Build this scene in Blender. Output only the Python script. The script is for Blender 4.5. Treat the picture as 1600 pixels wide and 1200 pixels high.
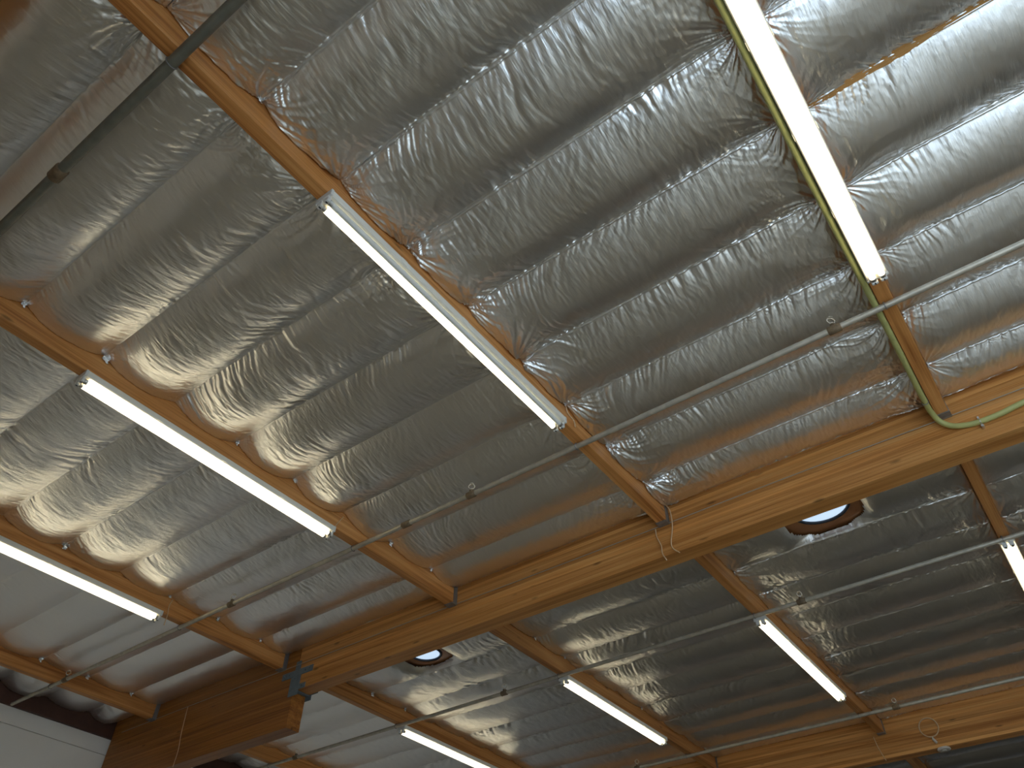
import bpy, bmesh, math, random
import numpy as np
from mathutils import Matrix, Vector

for o in list(bpy.data.objects):
    bpy.data.objects.remove(o)
S = bpy.context.scene
COL = S.collection
H = 5.70                      # height of the foil staple line above the floor

# ------------------------------------------------------------------ camera
cam = bpy.data.cameras.new('camera')
cam.sensor_fit = 'HORIZONTAL'; cam.sensor_width = 36.0
cam.lens = 36.0 * 1192.53 / 1600.0
cam.clip_start = 0.05; cam.clip_end = 300
co = bpy.data.objects.new('camera', cam); COL.objects.link(co)
RX = Vector((0.804212, 0.594340, 0.001631))
RY = Vector((-0.417664, 0.567097, -0.709900))
RZ = Vector((-0.422847, 0.570229, 0.704301))
co.matrix_world = Matrix(((RX.x, -RY.x, -RZ.x, 2.3608), (RX.y, -RY.y, -RZ.y, -5.5722),
                          (RX.z, -RY.z, -RZ.z, H - 4.0983), (0, 0, 0, 1)))
S.camera = co

# ------------------------------------------------------------------ sky, daylight, exposure
S.view_settings.view_transform = 'Standard'
S.view_settings.look = 'None'
S.view_settings.exposure = 0.22
S.view_settings.gamma = 1.0
S.view_settings.use_curve_mapping = False
DOOR_X0, DOOR_X1, DOOR_H = 2.2, 8.2, 4.5
XW = 8.45                     # right-hand wall
YN, YF = -6.36, 24.6          # wall with the open door, behind the viewer, and far wall
SKY = 6.0
TUBE = 5.0
w = bpy.data.worlds.new('world'); S.world = w; w.use_nodes = True
nt = w.node_tree
bg = nt.nodes['Background']
bg.inputs[0].default_value = (0.64, 0.81, 1.0, 1); bg.inputs[1].default_value = SKY
def portal(name, loc, rot, sx, sy):
    l = bpy.data.lights.new(name, 'AREA'); l.shape = 'RECTANGLE'; l.size = sx; l.size_y = sy
    l.cycles.is_portal = True
    o = bpy.data.objects.new(name, l); COL.objects.link(o); o.location = loc; o.rotation_euler = rot
portal('door_daylight', ((DOOR_X0 + DOOR_X1) / 2, YN - 0.1, DOOR_H / 2), (math.pi / 2, 0, 0), DOOR_X1 - DOOR_X0, DOOR_H)

# ------------------------------------------------------------------ materials
def newmat(name):
    m = bpy.data.materials.new(name); m.use_nodes = True
    t = m.node_tree; b = t.nodes['Principled BSDF']
    return m, t, b
def nd(t, kind, **kw):
    n = t.nodes.new(kind)
    for k, v in kw.items(): setattr(n, k, v)
    return n
def ramp(t, stops):
    r = nd(t, 'ShaderNodeValToRGB'); e = r.color_ramp.elements
    while len(e) < len(stops): e.new(0.5)
    for i, (p, c) in enumerate(stops): e[i].position = p; e[i].color = (*c, 1)
    return r
def plain(name, col, rough=0.5, metal=0.0, spec=0.5, noise=0.06, scale=20.0, bump=0.0):
    m, t, b = newmat(name)
    b.inputs['Roughness'].default_value = rough; b.inputs['Metallic'].default_value = metal
    b.inputs['Specular IOR Level'].default_value = spec
    tc = nd(t, 'ShaderNodeTexCoord'); n = nd(t, 'ShaderNodeTexNoise')
    n.inputs['Scale'].default_value = scale; n.inputs['Detail'].default_value = 4
    t.links.new(tc.outputs['Object'], n.inputs['Vector'])
    r = ramp(t, [(0.3, tuple(c * (1 - noise) for c in col)), (0.7, tuple(min(1, c * (1 + noise)) for c in col))])
    t.links.new(n.outputs['Fac'], r.inputs[0]); t.links.new(r.outputs[0], b.inputs['Base Color'])
    if bump:
        bp = nd(t, 'ShaderNodeBump'); bp.inputs['Strength'].default_value = bump; bp.inputs['Distance'].default_value = 0.004
        t.links.new(n.outputs['Fac'], bp.inputs['Height']); t.links.new(bp.outputs[0], b.inputs['Normal'])
    return m
def wood(name, axis, dark, mid, light, rough=0.42):
    """sawn fir: fibres along the given axis, knots and dark streaks"""
    m, t, b = newmat(name)
    b.inputs['Roughness'].default_value = rough; b.inputs['Specular IOR Level'].default_value = 0.35
    tc = nd(t, 'ShaderNodeTexCoord'); oi = nd(t, 'ShaderNodeObjectInfo')
    off = nd(t, 'ShaderNodeVectorMath', operation='SCALE'); off.inputs[0].default_value = (13.7, 7.1, 5.3)
    t.links.new(oi.outputs['Random'], off.inputs['Scale'])
    add = nd(t, 'ShaderNodeVectorMath', operation='ADD')
    t.links.new(tc.outputs['Object'], add.inputs[0]); t.links.new(off.outputs[0], add.inputs[1])
    def grain(l, c, det, dist=0.0):
        mp = nd(t, 'ShaderNodeMapping'); s = [c, c, c]; s[axis] = l; mp.inputs['Scale'].default_value = s
        n = nd(t, 'ShaderNodeTexNoise'); n.inputs['Scale'].default_value = 1.0; n.inputs['Detail'].default_value = det
        n.inputs['Distortion'].default_value = dist
        t.links.new(add.outputs[0], mp.inputs[0]); t.links.new(mp.outputs[0], n.inputs['Vector']); return n
    g1 = grain(0.5, 16, 5, 0.6); g2 = grain(1.3, 90, 3)
    mx = nd(t, 'ShaderNodeMath', operation='MULTIPLY_ADD'); mx.inputs[1].default_value = 0.35
    t.links.new(g2.outputs['Fac'], mx.inputs[0])
    m6 = nd(t, 'ShaderNodeMath', operation='MULTIPLY'); m6.inputs[1].default_value = 0.65
    t.links.new(g1.outputs['Fac'], m6.inputs[0]); t.links.new(m6.outputs[0], mx.inputs[2])
    r = ramp(t, [(0.33, dark), (0.5, mid), (0.68, light)])
    t.links.new(mx.outputs[0], r.inputs[0])
    # knots
    mp = nd(t, 'ShaderNodeMapping'); s = [7.0, 7.0, 7.0]; s[axis] = 2.2; mp.inputs['Scale'].default_value = s
    t.links.new(add.outputs[0], mp.inputs[0])
    v = nd(t, 'ShaderNodeTexVoronoi'); v.inputs['Scale'].default_value = 1.0
    t.links.new(mp.outputs[0], v.inputs['Vector'])
    kr = ramp(t, [(0.05, (0.35, 0.35, 0.35)), (0.13, (1, 1, 1))])
    t.links.new(v.outputs['Distance'], kr.inputs[0])
    mul = nd(t, 'ShaderNodeMixRGB', blend_type='MULTIPLY'); mul.inputs[0].default_value = 0.8
    t.links.new(r.outputs[0], mul.inputs[1]); t.links.new(kr.outputs[0], mul.inputs[2])
    hv = nd(t, 'ShaderNodeHueSaturation')
    mr = nd(t, 'ShaderNodeMapRange'); mr.inputs['To Min'].default_value = 0.84; mr.inputs['To Max'].default_value = 1.16
    t.links.new(oi.outputs['Random'], mr.inputs['Value']); t.links.new(mr.outputs[0], hv.inputs['Value'])
    t.links.new(mul.outputs[0], hv.inputs['Color']); t.links.new(hv.outputs[0], b.inputs['Base Color'])
    bp = nd(t, 'ShaderNodeBump'); bp.inputs['Strength'].default_value = 0.25; bp.inputs['Distance'].default_value = 0.003
    t.links.new(mx.outputs[0], bp.inputs['Height']); t.links.new(bp.outputs[0], b.inputs['Normal'])
    return m
def foil_mat():
    m, t, b = newmat('reflective_foil')
    b.inputs['Metallic'].default_value = 1.0
    b.inputs['Base Color'].default_value = (0.90, 0.90, 0.90, 1)
    tc = nd(t, 'ShaderNodeTexCoord'); oi = nd(t, 'ShaderNodeObjectInfo')
    off = nd(t, 'ShaderNodeVectorMath', operation='SCALE'); off.inputs[0].default_value = (17.3, 9.1, 3.3)
    t.links.new(oi.outputs['Random'], off.inputs['Scale'])
    add = nd(t, 'ShaderNodeVectorMath', operation='ADD')
    t.links.new(tc.outputs['Object'], add.inputs[0]); t.links.new(off.outputs[0], add.inputs[1])
    def nz(sc, det, s=(1, 1, 1), rough=0.5):
        mp = nd(t, 'ShaderNodeMapping'); mp.inputs['Scale'].default_value = s
        n = nd(t, 'ShaderNodeTexNoise'); n.inputs['Scale'].default_value = sc; n.inputs['Detail'].default_value = det
        n.inputs['Roughness'].default_value = rough
        t.links.new(add.outputs[0], mp.inputs[0]); t.links.new(mp.outputs[0], n.inputs['Vector']); return n
    rr = nd(t, 'ShaderNodeMapRange'); rr.inputs['To Min'].default_value = 0.28; rr.inputs['To Max'].default_value = 0.42
    n0 = nz(3.0, 3); t.links.new(n0.outputs['Fac'], rr.inputs['Value']); t.links.new(rr.outputs[0], b.inputs['Roughness'])
    n1 = nz(1.0, 4, (75, 11, 11)); b1 = nd(t, 'ShaderNodeBump'); b1.inputs['Strength'].default_value = 0.6; b1.inputs['Distance'].default_value = 0.004
    t.links.new(n1.outputs['Fac'], b1.inputs['Height'])
    n2 = nz(110.0, 3); b2 = nd(t, 'ShaderNodeBump'); b2.inputs['Strength'].default_value = 0.15; b2.inputs['Distance'].default_value = 0.0015
    t.links.new(n2.outputs['Fac'], b2.inputs['Height']); t.links.new(b1.outputs[0], b2.inputs['Normal'])
    t.links.new(b2.outputs[0], b.inputs['Normal'])
    return m
def emit(name, col, strength):
    m, t, b = newmat(name)
    b.inputs['Base Color'].default_value = (*col, 1)
    b.inputs['Emission Color'].default_value = (*col, 1); b.inputs['Emission Strength'].default_value = strength
    return m
M = dict(
    foil=foil_mat(),
    purlin=wood('purlin_fir', 1, (0.30, 0.100, 0.022), (0.57, 0.246, 0.070), (0.71, 0.36, 0.13)),
    glulam=wood('glulam_fir', 0, (0.34, 0.120, 0.022), (0.60, 0.262, 0.070), (0.75, 0.385, 0.130)),
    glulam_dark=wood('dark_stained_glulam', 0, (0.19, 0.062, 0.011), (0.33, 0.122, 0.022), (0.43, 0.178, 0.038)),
    deck=plain('plywood_deck', (0.36, 0.17, 0.065), 0.7, noise=0.25, scale=4),
    stud=wood('subpurlin_fir', 0, (0.30, 0.13, 0.035), (0.46, 0.24, 0.08), (0.58, 0.33, 0.13)),
    ledger=plain('dark_ledger', (0.085, 0.035, 0.022), 0.6, noise=0.2, scale=9),
    wall=plain('painted_wall', (0.90, 0.88, 0.84), 0.8, noise=0.03, scale=1.5),
    floor=plain('concrete_floor', (0.39, 0.35, 0.275), 0.55, noise=0.15, scale=0.8),
    ground=plain('yard_concrete', (0.42, 0.42, 0.41), 0.9, noise=0.1, scale=0.6),
    white=plain('white_enamel', (0.84, 0.81, 0.73), 0.35, noise=0.02),
    socket=plain('socket_plastic', (0.70, 0.70, 0.68), 0.4, noise=0.03),
    slot=plain('socket_slot', (0.05, 0.05, 0.05), 0.6),
    tube=emit('lit_tube', (1.0, 0.88, 0.60), TUBE),
    dead=plain('unlit_tube', (0.82, 0.82, 0.78), 0.18, noise=0.01),
    cap=plain('aluminium_cap', (0.62, 0.62, 0.62), 0.3, 1.0),
    galv=plain('galvanised_pipe', (0.52, 0.48, 0.40), 0.42, 0.55, noise=0.15, scale=14),
    olive=plain('dull_steel_pipe', (0.20, 0.20, 0.17), 0.45, 0.4, noise=0.15, scale=14),
    rust=plain('rusty_fitting', (0.21, 0.15, 0.09), 0.6, 0.3, noise=0.25, scale=40),
    brass=plain('sprinkler_brass', (0.75, 0.70, 0.60), 0.35, 0.6),
    steel=plain('hanger_steel', (0.30, 0.30, 0.30), 0.5, 0.7, noise=0.12, scale=30),
    bluesteel=plain('painted_hinge_steel', (0.16, 0.20, 0.23), 0.55, 0.2, noise=0.15, scale=15),
    conduit=plain('yellow_green_conduit', (0.46, 0.46, 0.17), 0.45, noise=0.10, scale=12),
    wire=plain('grey_wire', (0.42, 0.36, 0.28), 0.5, noise=0.1),
    twine=plain('tan_twine', (0.66, 0.45, 0.26), 0.8, noise=0.1, scale=80),
    offwhite=plain('offwhite_plastic', (0.66, 0.60, 0.53), 0.4, noise=0.03),
    lens=emit('skylight_lens', (0.62, 0.80, 1.0), 0.75),
    rim=plain('dark_rim', (0.03, 0.035, 0.05), 0.4),
    collar=plain('varnished_curb', (0.36, 0.15, 0.06), 0.12, 0.0, spec=1.0, noise=0.2, scale=6),
)

# ------------------------------------------------------------------ builders
def tag(o, label=None, cat=None, group=None, kind=None):
    if label: o['label'] = label
    if cat: o['category'] = cat
    if group: o['group'] = group
    if kind: o['kind'] = kind
    return o
def empty(name, loc, label, cat, group=None):
    o = bpy.data.objects.new(name, None); COL.objects.link(o); o.location = loc; o.empty_display_size = 0.1
    return tag(o, label, cat, group)
def link(name, me, parent=None, loc=(0, 0, 0)):
    o = bpy.data.objects.new(name, me); COL.objects.link(o); o.location = loc
    if parent is not None: o.parent = parent
    return o
class MB:
    """collects shapes, in one local frame, for one mesh"""
    def __init__(s): s.v = []; s.f = []; s.smooth = []
    def add(s, vs, fs, smooth=False):
        b = len(s.v); s.v += [tuple(map(float, p)) for p in vs]
        s.f += [[b + i for i in f] for f in fs]; s.smooth += [smooth] * len(fs); return s
    def box(s, a, b, bev=0.0):
        x0, y0, z0 = a; x1, y1, z1 = b
        if bev <= 0:
            vs = [(x, y, z) for x in (x0, x1) for y in (y0, y1) for z in (z0, z1)]
            return s.add(vs, [(0, 1, 3, 2), (4, 6, 7, 5), (0, 4, 5, 1), (2, 3, 7, 6), (0, 2, 6, 4), (1, 5, 7, 3)])
        bm = bmesh.new(); bmesh.ops.create_cube(bm, size=1)
        for q in bm.verts:
            q.co = Vector(((x0 + x1) / 2 + q.co.x * (x1 - x0), (y0 + y1) / 2 + q.co.y * (y1 - y0), (z0 + z1) / 2 + q.co.z * (z1 - z0)))
        bmesh.ops.bevel(bm, geom=list(bm.edges), offset=bev, segments=1, affect='EDGES')
        bm.verts.index_update()
        s.add([q.co for q in bm.verts], [[q.index for q in f.verts] for f in bm.faces]); bm.free(); return s
    def tube(s, pts, r, n=10, cap=True):
        pts = [Vector(p) for p in pts]; rs = r if isinstance(r, (list, tuple)) else [r] * len(pts)
        vs = []; fs = []; prev = None
        for i, p in enumerate(pts):
            d = (pts[min(i + 1, len(pts) - 1)] - pts[max(i - 1, 0)]).normalized()
            if prev is None:
                a = d.orthogonal().normalized()
            else:
                a = (prev - d * prev.dot(d)).normalized()
            prev = a; c = d.cross(a)
            for k in range(n):
                t = 2 * math.pi * k / n
                vs.append(p + (a * math.cos(t) + c * math.sin(t)) * rs[i])
        for i in range(len(pts) - 1):
            for k in range(n):
                fs.append((i * n + k, i * n + (k + 1) % n, (i + 1) * n + (k + 1) % n, (i + 1) * n + k))
        s.add(vs, fs, True)
        if cap:
            b = len(pts) - 1
            s.add(vs[:n], [tuple(range(n))[::-1]]); s.add(vs[b * n:], [tuple(range(n))])
        return s
    def ring(s, c, u, v, R, r, n=24, m=8, a0=0.0, a1=2 * math.pi):
        c, u, v = Vector(c), Vector(u).normalized(), Vector(v).normalized()
        full = abs(a1 - a0) > 6.28
        k = n if full else n + 1
        pts = [c + (u * math.cos(a0 + (a1 - a0) * i / n) + v * math.sin(a0 + (a1 - a0) * i / n)) * R for i in range(k)]
        if full: pts += [pts[0], pts[1]]
        return s.tube(pts, r, m, cap=not full)
    def disc(s, c, R, z0, z1, n=24):
        return s.tube([(c[0], c[1], z0), (c[0], c[1], z1)], R, n)
    def mesh(s, name, mat):
        me = bpy.data.meshes.new(name); me.from_pydata(s.v, [], s.f)
        me.polygons.foreach_set('use_smooth', s.smooth); me.materials.append(mat); me.update(); return me
    def build(s, name, mat, parent=None, loc=(0, 0, 0)):
        return link(name, s.mesh(name, mat), parent, loc)
def smooth_path(pts, n=8):
    """Catmull-Rom through the points"""
    P = [Vector(p) for p in pts]; P = [2 * P[0] - P[1]] + P + [2 * P[-1] - P[-2]]; out = []
    for i in range(1, len(P) - 2):
        for k in range(n):
            t = k / n; a, b, c, d = P[i - 1], P[i], P[i + 1], P[i + 2]
            out.append(0.5 * ((2 * b) + (c - a) * t + (2 * a - 5 * b + 4 * c - d) * t * t + (3 * b - a - 3 * c + d) * t ** 3))
    out.append(P[-2]); return out

# ------------------------------------------------------------------ grid of the roof
PW = 0.045                                                    # half the thickness of a purlin
PX = dict(D=-7.46, C=-4.96, B=-2.39, A=0.055, Z=2.445, Y=4.90, X=7.35)
GF, GB = -0.17, 0.015                                         # front and back face of a girder, about each bay line
BAY = 6.10
ZP, ZG, ZDEEP = -0.20, -0.50, -0.90                           # undersides of purlins, girders, deep girder
WL = -8.45                                                    # left wall face

# ------------------------------------------------------------------ setting
def struct(name, mb, mat, parent=None):
    o = mb.build(name, mat, parent); o['kind'] = 'structure'; return o
struct('floor', MB().box((WL - 0.2, YN - 0.2, -0.15), (XW + 0.2, YF + 0.2, 0)), M['floor'])
struct('ground', MB().box((-60, -70, -0.25), (70, YN - 0.2, -0.05)), M['ground'])
ceiling = struct('ceiling', MB().box((WL - 0.2, YN - 0.2, H + 0.12), (XW + 0.2, YF + 0.2, H + 0.18)), M['deck'])
struct('wall_left', MB().box((WL - 0.2, YN, 0), (WL, YF, H - 0.435)).box((WL - 0.2, YN, H - 0.435), (WL - 0.02, YF, H + 0.12)), M['wall'])
struct('trim_1', MB().box((WL - 0.02, YN, H - 0.428), (WL + 0.008, YF, H - 0.235)), M['wall'])
struct('trim_2', MB().box((WL - 0.02, YN, H - 0.232), (WL + 0.055, YF, H + 0.12), 0.003), M['ledger'])
struct('wall_near', MB().box((WL - 0.2, YN - 0.2, 0), (DOOR_X0, YN, H + 0.12)).box((DOOR_X1, YN - 0.2, 0), (XW + 0.2, YN, H + 0.12))
       .box((DOOR_X0, YN - 0.2, DOOR_H), (DOOR_X1, YN, H + 0.12)), M['wall'])
struct('wall_far', MB().box((WL - 0.2, YF, 0), (XW + 0.2, YF + 0.2, H + 0.12)), M['wall'])
struct('wall_right', MB().box((XW, YN, 0), (XW + 0.2, YF, H + 0.12)), M['wall'])
dm = MB()
for x in (DOOR_X0, DOOR_X1): dm.box((x - 0.08, YN - 0.02, 0), (x + 0.08, YN + 0.05, DOOR_H + 0.1))
dm.box((DOOR_X0, YN - 0.02, DOOR_H - 0.02), (DOOR_X1, YN + 0.05, DOOR_H + 0.1))
struct('door_1', dm, M['steel'])

# ------------------------------------------------------------------ girders of stacked laminations
def girder(name, x0, x1, y, zbot, label, seed, mat='glulam'):
    g = empty(name, ((x0 + x1) / 2, y + (GF + GB) / 2, H + zbot), label, 'beam')
    rnd = random.Random(seed); n = int(round((0.10 - zbot) / 0.0385)); h = (0.10 - zbot) / n
    L = (x1 - x0) / 2
    for i in range(n):
        j = rnd.uniform(-0.0012, 0.0012)
        mb = MB().box((-L, (GF - GB) / 2 + j, i * h), (L, (GB - GF) / 2 + j, (i + 1) * h), 0.0013)
        mb.build('lamination', M[mat], g)
    return g
HX = -4.70                                                    # hinge of the first girder
girder('glulam_girder', HX + 0.004, XW - 0.02, 0, ZG, 'long glued timber girder crossing the picture from hinge saddle to right edge', 1)
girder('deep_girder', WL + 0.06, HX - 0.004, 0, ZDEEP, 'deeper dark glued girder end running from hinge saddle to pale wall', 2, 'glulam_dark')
girder('glulam_girder', WL + 0.06, XW - 0.02, BAY, ZG, 'farther glued timber girder at bottom right with wire ring hanging on it', 3)
girder('glulam_girder', WL + 0.06, XW - 0.02, 2 * BAY, ZG, 'farthest glued timber girder, third row, hidden behind the nearer ones', 4)
girder('glulam_girder', WL + 0.06, XW - 0.02, -BAY, ZG, 'nearest glued timber girder, just behind the viewer overhead', 5)

# hinge saddle
yh = GF - 0.004
sd = empty('hinge_saddle', (HX, GF, H - 0.66), 'blue-grey steel hinge saddle joining the girder to its deeper end', 'bracket')
for y0, y1 in ((GF - 0.012, GF - 0.003), (GB + 0.003, GB + 0.012)):
    q = MB().box((-0.075, y0 - GF, 0.10), (0.085, y1 - GF, 0.3249), 0.002)
    q.box((-0.24, y0 - GF, 0.325), (0.27, y1 - GF, 0.40), 0.002)
    q.box((0.0851, y0 - GF, 0.155), (0.19, y1 - GF, 0.215), 0.002)
    q.box((-0.03, y0 - GF, 0.4001), (0.05, y1 - GF, 0.50), 0.002)
    q.build('side_plate', M['bluesteel'], sd)
MB().box((0.008, -0.012, 0.145), (0.06, GB - GF + 0.012, 0.157), 0.002).build('bearing_plate', M['bluesteel'], sd)
bt = MB()
for (x, z) in ((-0.2, 0.362), (-0.12, 0.362), (0.15, 0.362), (0.22, 0.362), (0.14, 0.185), (0.0, 0.30), (0.0, 0.2)):
    bt.tube([(x, -0.012, z), (x, -0.026, z)], 0.012, 6)
tag(bt.build('bolt', M['bluesteel'], sd), kind='stuff')

# ------------------------------------------------------------------ purlins
hang_me = MB().box((-0.052, 0, -0.005), (-0.0465, 0.055, 0.20)).box((0.0465, 0, -0.005), (0.052, 0.055, 0.20)).box((-0.052, -0.02, -0.009), (0.052, 0.055, -0.001)).mesh('joist_hanger', M['steel'])
hang_me2 = MB().box((-0.052, -0.055, -0.005), (-0.0465, 0, 0.20)).box((0.0465, -0.055, -0.005), (0.052, 0, 0.20)).box((-0.052, -0.055, -0.009), (0.052, 0.02, -0.001)).mesh('joist_hanger_back', M['steel'])
def purlin(key, bay, label):
    y0, y1 = bay * BAY + GB + 0.004, (bay + 1) * BAY + GF - 0.004
    o = MB().box((-PW, 0, 0), (PW, y1 - y0, 0.30), 0.003).build('timber_purlin', M['purlin'], None, (PX[key], y0, H + ZP))
    tag(o, label, 'beam', 'timber purlins under the foil roof')
    link('joist_hanger', hang_me, o, (0, y1 - y0 - 0.055, 0)); link('joist_hanger', hang_me2, o, (0, 0.055, 0))
    return o
for key, bay, label in (
    ('D', -1, 'dark timber purlin next to the pale wall at lower left, no lamp'),
    ('C', -1, 'timber purlin carrying the strip light cut off by the left edge'),
    ('B', -1, 'timber purlin carrying the fully lit strip light at left centre'),
    ('A', -1, 'orange timber purlin carrying the strip light in the picture centre'),
    ('Z', -1, 'dark brown timber purlin beside the yellow-green conduit'),
    ('Y', -1, 'timber purlin right of the conduit purlin, just past the right edge'),
    ('X', -1, 'timber purlin of the near bay nearest the right-hand wall'),
    ('D', 0, 'timber purlin beyond the girder nearest the pale wall, at bottom left'),
    ('C', 0, 'timber purlin beyond the girder carrying the lamp at the bottom edge'),
    ('B', 0, 'timber purlin beyond the girder carrying the middle lamp of the far row'),
    ('A', 0, 'timber purlin beyond the girder carrying the far lamp at lower right'),
    ('Z', 0, 'timber purlin beyond the girder carrying the lamp at the right edge'),
    ('Y', 0, 'timber purlin beyond the girder, past the right edge of the picture'),
    ('X', 0, 'timber purlin beyond the girder, nearest the right-hand wall'),
    ('D', 1, 'timber purlin of the third bay nearest the pale wall'),
    ('C', 1, 'timber purlin of the third bay, second from the pale wall'),
    ('B', 1, 'timber purlin of the third bay, third from the pale wall'),
    ('A', 1, 'dark timber purlin emerging below the farther girder at bottom right'),
    ('Z', 1, 'timber purlin of the third bay past the lower right corner'),
    ('Y', 1, 'timber purlin of the third bay, far right of the lower right corner'),
    ('X', 1, 'timber purlin of the third bay nearest the right-hand wall')):
    purlin(key, bay, label)

# ------------------------------------------------------------------ foil-faced insulation panels
class Noise:
    def __init__(s, rng, n=64): s.g = rng.uniform(-1, 1, (n, n)); s.n = n
    def __call__(s, x, y):
        x = np.asarray(x, float); y = np.asarray(y, float)
        xi = np.floor(x).astype(int); yi = np.floor(y).astype(int); fx = x - xi; fy = y - yi
        fx = fx * fx * (3 - 2 * fx); fy = fy * fy * (3 - 2 * fy); n = s.n
        g = s.g
        a = g[xi % n, yi % n]; b = g[(xi + 1) % n, yi % n]; c = g[xi % n, (yi + 1) % n]; d = g[(xi + 1) % n, (yi + 1) % n]
        return (a * (1 - fx) + b * fx) * (1 - fy) + (c * (1 - fx) + d * fx) * fy
def ridge(n, p=1.0): return np.clip(1 - np.abs(n) * 1.7, 0, 1) ** p
def foil_mesh(Lx, W, nx, ny, seed, sag=0.10, eL=0.8, eR=0.8, rL=1.0, rR=1.0, wr=1.0, bead=1.0, hole=None):
    rng = np.random.default_rng(seed); N = [Noise(rng) for _ in range(12)]
    t = np.linspace(0, 1, nx); u = Lx * (t - 0.10 * np.sin(2 * np.pi * t) / (2 * np.pi) * 4 * 0.7)
    u = np.sort(u); u[0] = 0; u[-1] = Lx
    s = np.linspace(0, 1, ny); v = W * (s - 0.11 * np.sin(2 * np.pi * s))
    U, V = np.meshgrid(u, v, indexing='ij')
    du = np.minimum(U, Lx - U); dv = np.minimum(V, W - V); q = V / W
    k = rng.uniform(0.85, 1.15)
    prof = 1 - np.abs(2 * q - 1) ** 2.1
    lump = 1 + 0.12 * N[0](U * 2.2 + 5, V * 2.5) + 0.05 * N[1](U * 6, V * 5)
    end = 1 - (1 - eL) * np.exp(-(U / 0.09) ** 2) - (1 - eR) * np.exp(-((Lx - U) / 0.09) ** 2)
    Z = -sag * k * prof * lump * end
    # gathers springing from the two stapled edges
    for side, d, n in ((0, V, 2), (1, W - V, 3)):
        sl = (0.25 + 0.6 * N[5](U * 1.3, side * 7.0 + 0 * V)) * d + 0.02 * N[4](U * 5, d * 9)
        reach = 0.09 * (1 + 0.8 * N[8](U * 5, 3 + 5 * side + 0 * V))
        a = N[n]((U + sl) * 24, d * 1.6); b_ = N[n + 4]((U + 1.4 * sl) * 47, d * 2.4)
        mask = np.clip(0.55 + 1.3 * N[8](U * 2.3 + 11 * side, d * 2), 0.12, 1.5)
        Z += wr * mask * np.exp(-d / reach) * (1 - np.exp(-d / 0.010)) * (0.011 * ridge(a, 1.6) + 0.0065 * ridge(b_, 1.3))
    # long sharp transverse creases over the belly
    m2 = np.clip(0.2 + 1.2 * N[9](U * 1.7, V * 3 + 4), 0, 1)
    Z += wr * m2 * 0.0045 * ridge(N[10](U * 15 + V * 5 + 2 * N[4](U * 2, V * 4), V * 2.5), 2.5) * prof
    Z += wr * 0.0022 * ridge(N[3](U * 33 + V * 9 + 3 * N[0](U * 3, V * 4), V * 5), 1.5)
    Z += wr * (0.0010 * N[11](U * 60, V * 9) + 0.0006 * N[6](U * 95, V * 60))
    # folds radiating from the pinned corners
    for cx, cy, st in ((0, 0, rL), (0, W, rL), (Lx, 0, rR), (Lx, W, rR)):
        st = st * rng.uniform(0.5, 1.3)
        dx = np.abs(U - cx); dy = np.abs(V - cy); r = np.hypot(dx, dy) + 1e-6
        th = np.arctan2(dy, dx); th = th + 0.35 * N[6](r * 4 + cx, 3.0 + cy) + r * 0.5
        fold = ridge(N[7](th * 8.5 + 3.1 * cx + cy * 9, r * 2.0 + 0.3), 1.5) + 0.5 * ridge(N[2](th * 19 + 7 * cx, r * 3), 1.5)
        Z -= st * 0.017 * fold * (r / 0.10) / (1 + (r / 0.10) ** 2) * np.exp(-r / 0.30) * 1.6
    # crimped bead of the stapled flange along both seams
    Z -= bead * (0.006 + 0.006 * np.abs(N[1](U * 14 + 40, 0 * V))) * np.exp(-((dv - 0.008) / 0.005) ** 2)
    Z = np.minimum(Z, 0.010)
    Z[:, 0] = 0.0; Z[:, -1] = 0.0
    if hole:
        hx, hy, ha, hb = hole
        e = (np.abs((U - hx) / ha) ** 3.5 + np.abs((V - hy) / hb) ** 3.5) ** (1 / 3.5)
        Z += 0.085 * np.exp(-np.clip(e - 1, 0, 9) / 0.2) * np.clip((W - V) / 0.05, 0, 1) ** 0.7
    # turned-up staple flaps at the purlins
    Z[0, :] = 0.008; Z[-1, :] = 0.008
    X = U.copy(); X[1, :] = 0.006 + 0.004 * N[3](V[1] * 30, 0 * V[1]); X[-2, :] = Lx - 0.006 - 0.004 * N[3](V[1] * 30, 9 + 0 * V[1])
    verts = np.stack([X, V, Z], -1).reshape(-1, 3).astype(np.float32)
    i, j = np.meshgrid(np.arange(nx - 1), np.arange(ny - 1), indexing='ij')
    a = (i * ny + j).ravel(); faces = np.stack([a, a + 1, a + ny + 1, a + ny], -1)
    if hole:
        ec = 0.25 * (e[:-1, :-1] + e[1:, :-1] + e[:-1, 1:] + e[1:, 1:])
        faces = faces[ec.ravel() > 1.0]
    me = bpy.data.meshes.new('insulation_panel'); nf = len(faces)
    me.vertices.add(len(verts)); me.vertices.foreach_set('co', verts.ravel())
    me.loops.add(nf * 4); me.loops.foreach_set('vertex_index', faces.ravel().astype(np.int32))
    me.polygons.add(nf); me.polygons.foreach_set('loop_start', np.arange(0, nf * 4, 4, dtype=np.int32))
    me.polygons.foreach_set('use_smooth', np.ones(nf, dtype=bool))
    me.materials.append(M['foil']); me.update(calc_edges=True); me.validate()
    return me
cols = [('W', WL + 0.056, PX['D'] - PW), ('D', PX['D'] + PW, PX['C'] - PW), ('C', PX['C'] + PW, PX['B'] - PW), ('B', PX['B'] + PW, PX['A'] - PW),
        ('A', PX['A'] + PW, PX['Z'] - PW), ('Z', PX['Z'] + PW, PX['Y'] - PW), ('Y', PX['Y'] + PW, PX['X'] - PW), ('X', PX['X'] + PW, XW - 0.01)]
V1 = (1.17, 0.82, 0.36, 0.375)                                # opening of the large roof light: centre, half axes
V2 = (-3.74, 0.93, 0.30, 0.25)
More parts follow.
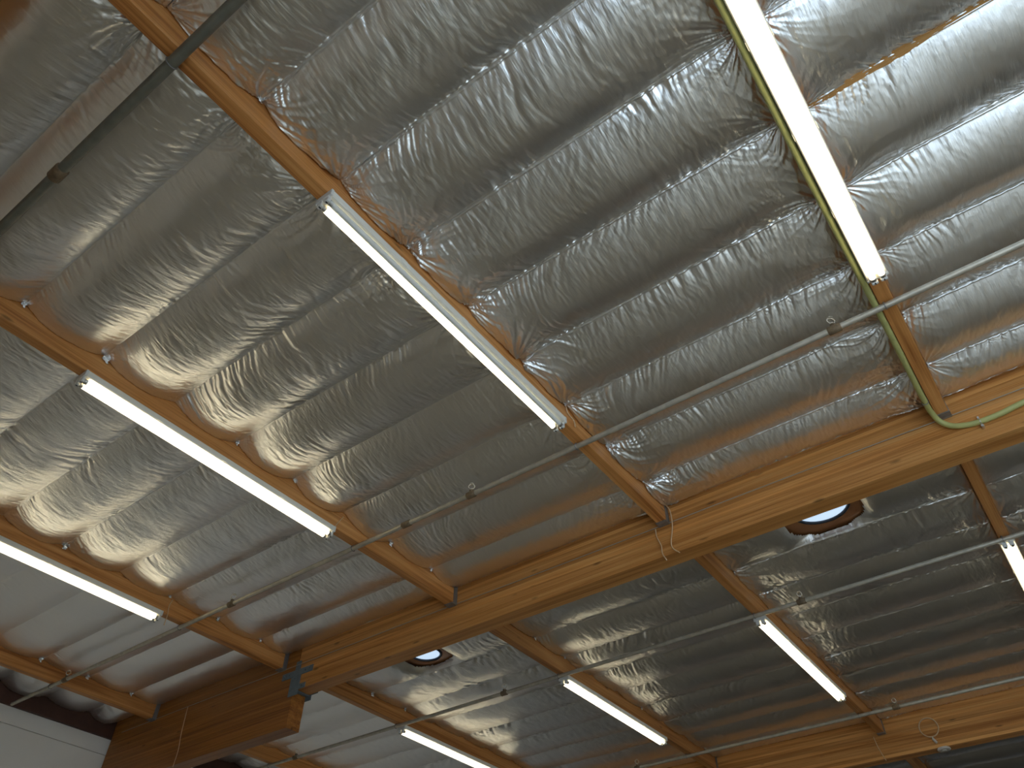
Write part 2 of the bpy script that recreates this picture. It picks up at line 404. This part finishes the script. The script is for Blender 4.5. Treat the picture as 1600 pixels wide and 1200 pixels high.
style = dict(W=dict(sag=0.10, eL=0.8, eR=0.8, rL=0.6, rR=0.5, wr=0.6), D=dict(bead=0.25, sag=0.055, eL=0.85, eR=0.6, rL=0.6, rR=0.6, wr=0.6),
             C=dict(bead=0.15, sag=0.070, eL=0.88, eR=0.7, rL=0.7, rR=0.9, wr=1.0), B=dict(bead=0.1, sag=0.100, eL=0.88, eR=0.6, rL=0.45, rR=2.2, wr=1.0),
             A=dict(bead=0.7, sag=0.085, eL=0.75, eR=0.8, rL=3.0, rR=2.0, wr=1.3), Z=dict(sag=0.105, eL=0.88, eR=0.8, rL=0.8, rR=0.8, wr=1.0),
             Y=dict(), X=dict())
generic = {}
for bay in (-1, 0, 1):
    lo, hi = bay * BAY + GB + 0.001, (bay + 1) * BAY + GF - 0.001
    ys = [lo] + [bay * BAY + 0.61 * k for k in range(1, 10)] + [hi]
    for c, x0, x1 in cols:
        for r in range(10):
            y0, y1 = ys[r], ys[r + 1]
            seen = c in 'WDCBAZ' and (bay == 0 or bay == -1 or (bay == 1 and c in 'BAZ' and r < 3))
            if bay == -1 and y1 < -5.6: seen = False
            st = dict(style[c])
            if bay == 0: st['sag'] = 0.018 + st.get('sag', 0.1) * 0.25; st['rL'] = max(1.2, min(1.6, st.get('rL', 1))); st['rR'] = 1.0; st['wr'] = 1.5; st['bead'] = 0.8 if c in 'AZ' else 0.2; st['eL'] = st['eR'] = 0.85
            if bay == -1 and c in 'CB' and r > 7: st['sag'] = 0.07
            seed = 1000 * (bay + 2) + 50 * r + 'WDCBAZYX'.index(c)
            hole = None
            for V_ in (V1, V2):
                if bay == 0 and r in (0, 1) and x0 < V_[0] < x1: hole = (V_[0] - x0, V_[1] - y0, V_[2], V_[3])
            if seen:
                n = dict(A=(300, 76), Z=(300, 76), B=(280, 72), C=(200, 56), D=(140, 44), W=(60, 40))[c] if bay == -1 else ((200, 46) if c in 'ABZ' else (110, 36))
                if c == 'W': n = (60, 40)
                if hole: n = (160, 60)
                me = foil_mesh(x1 - x0, y1 - y0, n[0], n[1], seed, hole=hole, **st)
            else:
                key = (round(x1 - x0, 2), round(y1 - y0, 2))
                if key not in generic: generic[key] = foil_mesh(x1 - x0, y1 - y0, 48, 18, seed, **st)
                me = generic[key]
            link('insulation_panel', me, ceiling, (x0, y0, H))

# crumpled foil scraps stapled at the knots on the purlin sides
scraps = []
for sd_ in range(4):
    g = np.random.default_rng(70 + sd_); nu, nv = 7, 5; vs = []
    for i in range(nu):
        for j in range(nv):
            a = 1 - 0.35 * i / (nu - 1)
            vs.append((0.010 + 0.012 * g.random() + 0.006 * (i == 0), (j / (nv - 1) - 0.5) * 0.060 * a + 0.012 * math.sin(i * 1.1 + sd_) + 0.006 * g.normal(), 0.012 - 0.058 * i / (nu - 1) + 0.004 * g.normal()))
    scraps.append(MB().add(vs, [(i * nv + j, i * nv + j + 1, (i + 1) * nv + j + 1, (i + 1) * nv + j) for i in range(nu - 1) for j in range(nv - 1)]).mesh('foil_scrap', M['foil']))
rnd = random.Random(21)
for key, bay, ks in (('B', -1, (8, 7, 5, 4, 2, 1)), ('C', -1, (5, 3, 2, 1)), ('D', -1, (3, 2, 1)), ('A', -1, (8, 6, 3, 2, 1)), ('B', 0, (2, 3, 6)), ('C', 0, (2, 3)), ('A', 0, (2, 5, 7, 8)), ('Z', -1, (2, 1))):
    for k in ks:
        y = -0.61 * k if bay == -1 else 0.61 * k
        o = link('foil_scrap', rnd.choice(scraps), ceiling, (PX[key] + PW, y + rnd.uniform(-0.02, 0.02), H - 0.005))
        o.rotation_euler = (rnd.uniform(-0.4, 0.4), 0, 0); f = rnd.uniform(0.5, 0.95); o.scale = (1, f, f)

# bare sub-purlin showing through the torn seam right of the conduit
xs0, xs1, ysg = PX['Z'] + PW + 0.002, PX['Y'] - PW - 0.002, -3.05
sp = MB()
nseg = 40; rnd = random.Random(4)
top = [0.012 + 0.012 * rnd.random() + 0.014 * math.sin(i * 0.5) ** 2 for i in range(nseg + 1)]
vs = []
for i in range(nseg + 1):
    x = (xs1 - xs0) * i / nseg
    for y, z in ((-top[i], -0.012), (top[i], -0.012), (top[i], 0.09), (-top[i], 0.09)): vs.append((x, y, z))
fs = [(4 * i + a, 4 * i + (a + 1) % 4, 4 * i + 4 + (a + 1) % 4, 4 * i + 4 + a) for i in range(nseg) for a in range(4)] + [(3, 2, 1, 0), (4 * nseg, 4 * nseg + 1, 4 * nseg + 2, 4 * nseg + 3)]
sp.add(vs, fs).build('subpurlin', M['stud'], ceiling, (xs0, ysg, H))

# ------------------------------------------------------------------ roof lights
def roof_light(cx, cy, r, label):
    t = empty('roof_light', (cx, cy, H + 0.02), label, 'skylight')
    n = 36; a = MB()
    ring = lambda R, z: [(R * math.cos(2 * math.pi * i / n), R * math.sin(2 * math.pi * i / n), z) for i in range(n)]
    a.add(ring(r * 1.75, 0.072) + ring(r * 1.25, 0.062) + ring(r * 1.03, 0.085), [(b * n + i, b * n + (i + 1) % n, (b + 1) * n + (i + 1) % n, (b + 1) * n + i) for b in (0, 1) for i in range(n)], True)
    a.build('collar', M['collar'], t)
    MB().ring((0, 0, 0.078), (1, 0, 0), (0, 1, 0), r, 0.016, 36, 8).build('rim', M['rim'], t)
    d = MB(); k = 4; vs = [(0, 0, 0.072)]; fs = []
    for j in range(1, k + 1):
        R = r * 0.98 * j / k
        vs += [(R * math.cos(2 * math.pi * i / n), R * math.sin(2 * math.pi * i / n), 0.072 + 0.014 * (j / k) ** 2) for i in range(n)]
    fs += [(0, 1 + (i + 1) % n, 1 + i) for i in range(n)]
    for j in range(k - 1):
        fs += [(1 + j * n + i, 1 + j * n + (i + 1) % n, 1 + (j + 1) * n + (i + 1) % n, 1 + (j + 1) * n + i) for i in range(n)]
    d.add(vs, fs, True).build('lens', M['lens'], t)
roof_light(1.18, 0.83, 0.26, 'round roof light with dark rim half hidden behind the girder, right')
roof_light(-3.76, 0.93, 0.19, 'small round roof light in torn foil behind the girder, left of centre')

# ------------------------------------------------------------------ fluorescent strip lights
LF = 2.44
_c = {}
def cached(key, fn):
    if key not in _c: _c[key] = fn()
    return _c[key]
def strip_light(key, y0, label, lit=(True, True), dx=0.0):
    x = PX[key] + dx; z = H + ZP - 0.002
    t = empty('strip_light', (x, y0, z), label, 'lamp', 'fluorescent strip lights under the purlins')
    def housing():
        m = MB(); pr = [(-0.060, 0), (0.060, 0), (0.064, -0.006), (0.064, -0.046), (0.058, -0.052), (-0.058, -0.052), (-0.064, -0.046), (-0.064, -0.006)]
        n = len(pr); ysg = [0.02, LF - 0.02]
        vs = [(p[0], y, p[1]) for y in ysg for p in pr]
        m.add(vs, [(i, (i + 1) % n, n + (i + 1) % n, n + i) for i in range(n)] + [tuple(range(n))[::-1], tuple(range(n, 2 * n))])
        for yy in (0.62, 1.22, 1.82): m.box((-0.0665, yy - 0.025, -0.047), (0.0665, yy + 0.025, -0.006))
        return m.mesh('housing', M['white'])
    link('housing', cached('h', housing), t)
    def plate():
        m = MB().box((-0.066, 0, -0.055), (0.066, 0.020, 0.0), 0.003); return m.mesh('end_plate', M['socket'])
    for yy in (0, LF - 0.020): link('end_plate', cached('p', plate), t, (0, yy, 0))
    def holder(sgn):
        m = MB().box((-0.020, 0, -0.098), (0.020, 0.022, -0.030), 0.005)
        m.tube([(0, 0.0215 if sgn > 0 else 0.0005, -0.076), (0, 0.030 if sgn > 0 else -0.008, -0.076)], 0.015, 12)
        return m.mesh('tube_holder', M['socket'])
    def slot():
        return MB().box((-0.004, 0.002, -0.1005), (0.004, 0.018, -0.0975)).mesh('holder_slot', M['slot'])
    def tubem(m_):
        return MB().tube([(0, 0.05, -0.076), (0, LF - 0.05, -0.076)], 0.019, 14).mesh('tube', m_)
    def capm():
        return MB().tube([(0, 0, -0.076), (0, 0.022, -0.076)], 0.0195, 14).mesh('tube_cap', M['cap'])
    for i, sx in enumerate((-0.028, 0.028)):
        for sgn, yy in ((1, 0.004), (-1, LF - 0.026)):
            hd = link('tube_holder', cached(('th', sgn), lambda: holder(sgn)), t, (sx, yy, 0))
            link('holder_slot', cached('s', slot), hd)
        tb = link('tube', cached(('t', lit[i]), lambda: tubem(M['tube'] if lit[i] else M['dead'])), t, (sx, 0, 0))
        for yy in (0.030, LF - 0.052): link('tube_cap', cached('c', capm), tb, (0, yy, 0))
        if not lit[i]: tb['label'] = 'unlit tube'
    return t
YL1, YL2 = -1.85 - LF, 1.86
strip_light('A', YL1 - 0.03, 'long strip light in the picture centre, one tube lit and one dead', (True, False), 0.02)
strip_light('B', YL1 - 0.04, 'long lit strip light at left centre, left of the central one', dx=0.005)
strip_light('C', YL1 - 0.02, 'lit strip light running off the left edge at lower left', dx=0.025)
strip_light('Z', YL1, 'wide bright strip light at upper right beside the conduit', dx=0.016)
strip_light('Y', YL1, 'lit strip light on the purlin past the right edge of the picture')
strip_light('A', YL2, 'far strip light beyond the girder at lower right')
strip_light('B', YL2, 'far strip light beyond the girder at bottom centre')
strip_light('C', YL2, 'far strip light beyond the girder cut by the bottom edge')
strip_light('Z', YL2 - 0.06, 'far strip light beyond the girder cut by the right edge')
strip_light('Y', YL2, 'far strip light beyond the girder, outside the right edge')

# ------------------------------------------------------------------ sprinkler pipes
ZPIPE = ZP - 0.036
def head_parts(parent, x):
    def tee():
        m = MB().tube([(-0.045, 0, 0), (-0.04, 0, 0), (0.04, 0, 0), (0.045, 0, 0)], [0.024, 0.030, 0.030, 0.024], 12)
        m.tube([(0, 0, 0.0), (0, 0, 0.045)], 0.019, 10); return m.mesh('tee_fitting', M['rust'])
    def frame():
        m = MB().tube([(0, 0, 0.045), (0, 0, 0.060)], 0.012, 8)
        m.ring((0, 0, 0.083), (0.8, 0.6, 0), (0, 0, 1), 0.026, 0.0046, 18, 6); return m.mesh('sprinkler_head', M['brass'])
    def defl():
        return MB().disc((0, 0), 0.021, 0.106, 0.109, 14).mesh('deflector', M['brass'])
    link('tee_fitting', cached('tee', tee), parent, (x, 0, 0))
    h = link('sprinkler_head', cached('frame', frame), parent, (x, 0, 0)); link('deflector', cached('defl', defl), h)
def pipe(y, r, mat, heads, couplings, label, x0=WL + 0.1, x1=XW - 0.1, straps=True, zc=ZPIPE, joints=()):
    t = empty('sprinkler_pipe', (0, y, H + zc), label, 'pipe')
    MB().tube([(x0, 0, 0), (x1, 0, 0)], r, 16).build('pipe', mat, t)
    for x in heads: head_parts(t, x)
    for x in couplings:
        MB().tube([(x - 0.05, 0, 0), (x - 0.045, 0, 0), (x - 0.045, 0, 0), (x + 0.045, 0, 0), (x + 0.05, 0, 0)], [r * 1.02, r * 1.25, r * 1.3, r * 1.3, r * 1.02], 16).build('coupling', M['rust'], t)
    if straps:
        for k in PX:
            m = MB().ring((0, 0, 0), (0, 1, 0), (0, 0, 1), r + 0.0035, 0.0035, 20, 6)
            m.tube([(0, 0, r), (0, 0, ZP - zc + 0.001)], 0.006, 6)
            m.build('pipe_strap', M['steel'], t, (PX[k] - 0.02, 0, 0))
    return t
pipe(-1.585, 0.022, M['galv'], (-7.15, -4.13, -1.02, 2.09, 5.2), (-1.75,), 'grey sprinkler pipe crossing the middle of the picture below the lamps')
pipe(1.785, 0.022, M['galv'], (-6.9, -3.2, 0.54, 4.2), (), 'grey sprinkler pipe beyond the girder, above the far lamps')
pipe(5.02, 0.022, M['galv'], (-7.0, -3.2, 0.50, 4.2), (), 'pale sprinkler pipe at bottom right, just before the farther girder')
pipe(-5.315, 0.030, M['olive'], (), (-1.0,), 'thick dull dark pipe crossing the top left corner', zc=ZP - 0.05)

# ------------------------------------------------------------------ yellow-green conduit
cd = empty('conduit', (2.37, -0.2, H - 0.2), 'yellow-green conduit along the purlin, bending along the girder at right', 'conduit')
pth = [(2.372, -5.9), (2.380, -4.8), (2.378, -3.9), (2.372, -2.9), (2.374, -1.9), (2.376, -1.2), (2.374, -0.75)]
P3 = [(x, y, H - 0.205) for x, y in pth] + [(2.375, -0.42, H - 0.205), (2.383, -0.30, H - 0.215), (2.405, -0.225, H - 0.25), (2.455, -0.200, H - 0.300), (2.53, -0.195, H - 0.335),
     (2.63, -0.193, H - 0.352), (2.78, -0.193, H - 0.350), (2.94, -0.193, H - 0.328), (3.2, -0.193, H - 0.315), (4.2, -0.193, H - 0.32), (6.0, -0.193, H - 0.32), (8.2, -0.193, H - 0.32)]
SP = [Vector(p) - Vector((2.37, -0.2, H - 0.2)) for p in smooth_path(P3, 6)]
for nm, i0, i1 in (('conduit_tube', 0, 43), ('conduit_bend', 42, 73), ('conduit_tube', 72, len(SP))):
    MB().tube(SP[i0:i1], 0.021, 12).build(nm, M['conduit'], cd)
def strap(x, y, z, up):
    m = MB().ring((0, 0, 0), (0, 1, 0), (0, 0, 1), 0.0235, 0.003, 16, 6); m.box((-0.006, 0.0, 0.018), (0.006, 0.023, 0.05)); m.box((-0.006, 0.0, -0.055), (0.006, 0.023, -0.018))
    m.tube([(0, 0.02, -0.045), (0, -0.012, -0.045)], 0.011, 8); m.tube([(0, 0.02, 0.042), (0, 0.008, 0.042)], 0.008, 8)
    m.build('conduit_strap', M['cap'], cd, (x - 2.37, y + 0.2, z - H + 0.2))
strap(2.64, -0.193, H - 0.352, True); strap(4.4, -0.193, H - 0.32, True)
MB().ring((0, 0, 0), (1, 0, 0), (0, 0, 1), 0.023, 0.003, 16, 6).build('conduit_strap', M['steel'], cd, (2.374 - 2.37, -0.45 + 0.2, -0.005))

# ------------------------------------------------------------------ wires, strings, ring
def cord(name, pts, r, mat, label, cat, group=None, n=5):
    pts = [Vector(p) for p in pts]; o = pts[0].copy()
    ob = MB().tube([p - o for p in smooth_path(pts, n)], r, 6).build(name, mat, None, o)
    return tag(ob, label, cat, group)
rnd = random.Random(8)
cord('wire', [(x, GF - 0.016, H - 0.203 + 0.004 * math.sin(x * 1.7)) for x in np.arange(WL + 0.3, XW - 0.1, 0.6)], 0.0038, M['wire'], 'thin wire stretched along the whole face of the long girder', 'wire', n=3)
G = GF - 0.014
cord('twine', [(-0.035, G, H - 0.215), (-0.03, G - .008, H - 0.30), (0.0, G - .01, H - 0.40), (0.0, G - .01, H - 0.48), (0.03, G - .01, H - 0.56)], 0.0055, M['twine'], 'tan twine hanging under the hanger of the central purlin, left strand', 'string')
cord('twine', [(0.112, G - .03, H - 0.03), (0.135, G - .01, H - 0.09), (0.135, G - .012, H - 0.25), (0.10, G - .014, H - 0.40), (0.105, G - .014, H - 0.47), (0.16, G - .014, H - 0.535)], 0.0055, M['twine'], 'tan twine hanging from foil knot at the central purlin, right strand', 'string')
cord('twine', [(-6.73, G, H - 0.20), (-6.72, G, H - 0.35), (-6.70, G, H - 0.55), (-6.66, G, H - 0.74), (-6.67, G, H - 0.93)], 0.0045, M['twine'], 'tan string hanging down the deep girder beside the pale wall', 'string')
cord('twine', [(-0.064, BAY + G, H - 0.216), (-0.05, BAY + G, H - 0.34), (-0.02, BAY + G, H - 0.46), (0.0, BAY + G, H - 0.53)], 0.006, M['twine'], 'short tan string hanging on the farther girder left of ring', 'string')
bx = PX['B'] + PW + 0.008
cord('twine', [(bx, -1.82, H - 0.05), (bx + 0.006, -1.86, H - 0.12), (bx + 0.004, -1.885, H - 0.17), (bx - 0.002, -1.90, H - 0.215)], 0.0045, M['twine'], 'short tan string on the purlin at the end of left-centre strip light', 'string')
ax_ = PX['A'] + PW + 0.008
cord('twine', [(ax_, -1.83, H - 0.03), (ax_ + .004, -1.81, H - 0.09), (ax_ + .01, -1.74, H - 0.12), (ax_ + .004, -1.715, H - 0.165)], 0.006, M['twine'], 'tan string curling on the purlin at end of the central strip light', 'string')
cx_ = PX['C'] + PW + 0.008
cord('twine', [(cx_, -1.80, H - 0.03), (cx_ + .01, -1.82, H - 0.12), (cx_, -1.80, H - 0.2), (cx_, -1.80, H - 0.32)], 0.0045, M['twine'], 'thin string at the end of the left edge strip light', 'string')
yr = BAY + GF - 0.018
rg = empty('wire_ring', (0.645, yr, H - 0.246), 'round loop of pale wire hanging on the farther girder', 'wire')
MB().ring((0, 0, 0), (1, 0, 0), (0, -0.1, 1), 0.115, 0.0085, 36, 8).build('loop', M['twine'], rg)
MB().tube([(0.0, 0, -0.123), (0.004, -0.004, -0.15), (0.03, -0.006, -0.20)], [0.007, 0.016, 0.016], 8).build('plug', M['offwhite'], rg)
rd = empty('round_plate', (0.72, yr + 0.06, H + ZG - 0.03), 'small pale round plate under the farther girder below wire ring', 'detector')
MB().tube([(0, 0, 0.028), (0, 0, 0.012), (0, 0, 0.004), (0, 0, 0)], [0.075, 0.082, 0.078, 0.06], 20).build('body', M['offwhite'], rd)
MB().tube([(0, 0, 0.001), (0, 0, -0.008)], [0.03, 0.026], 14).build('cover', M['offwhite'], rd)
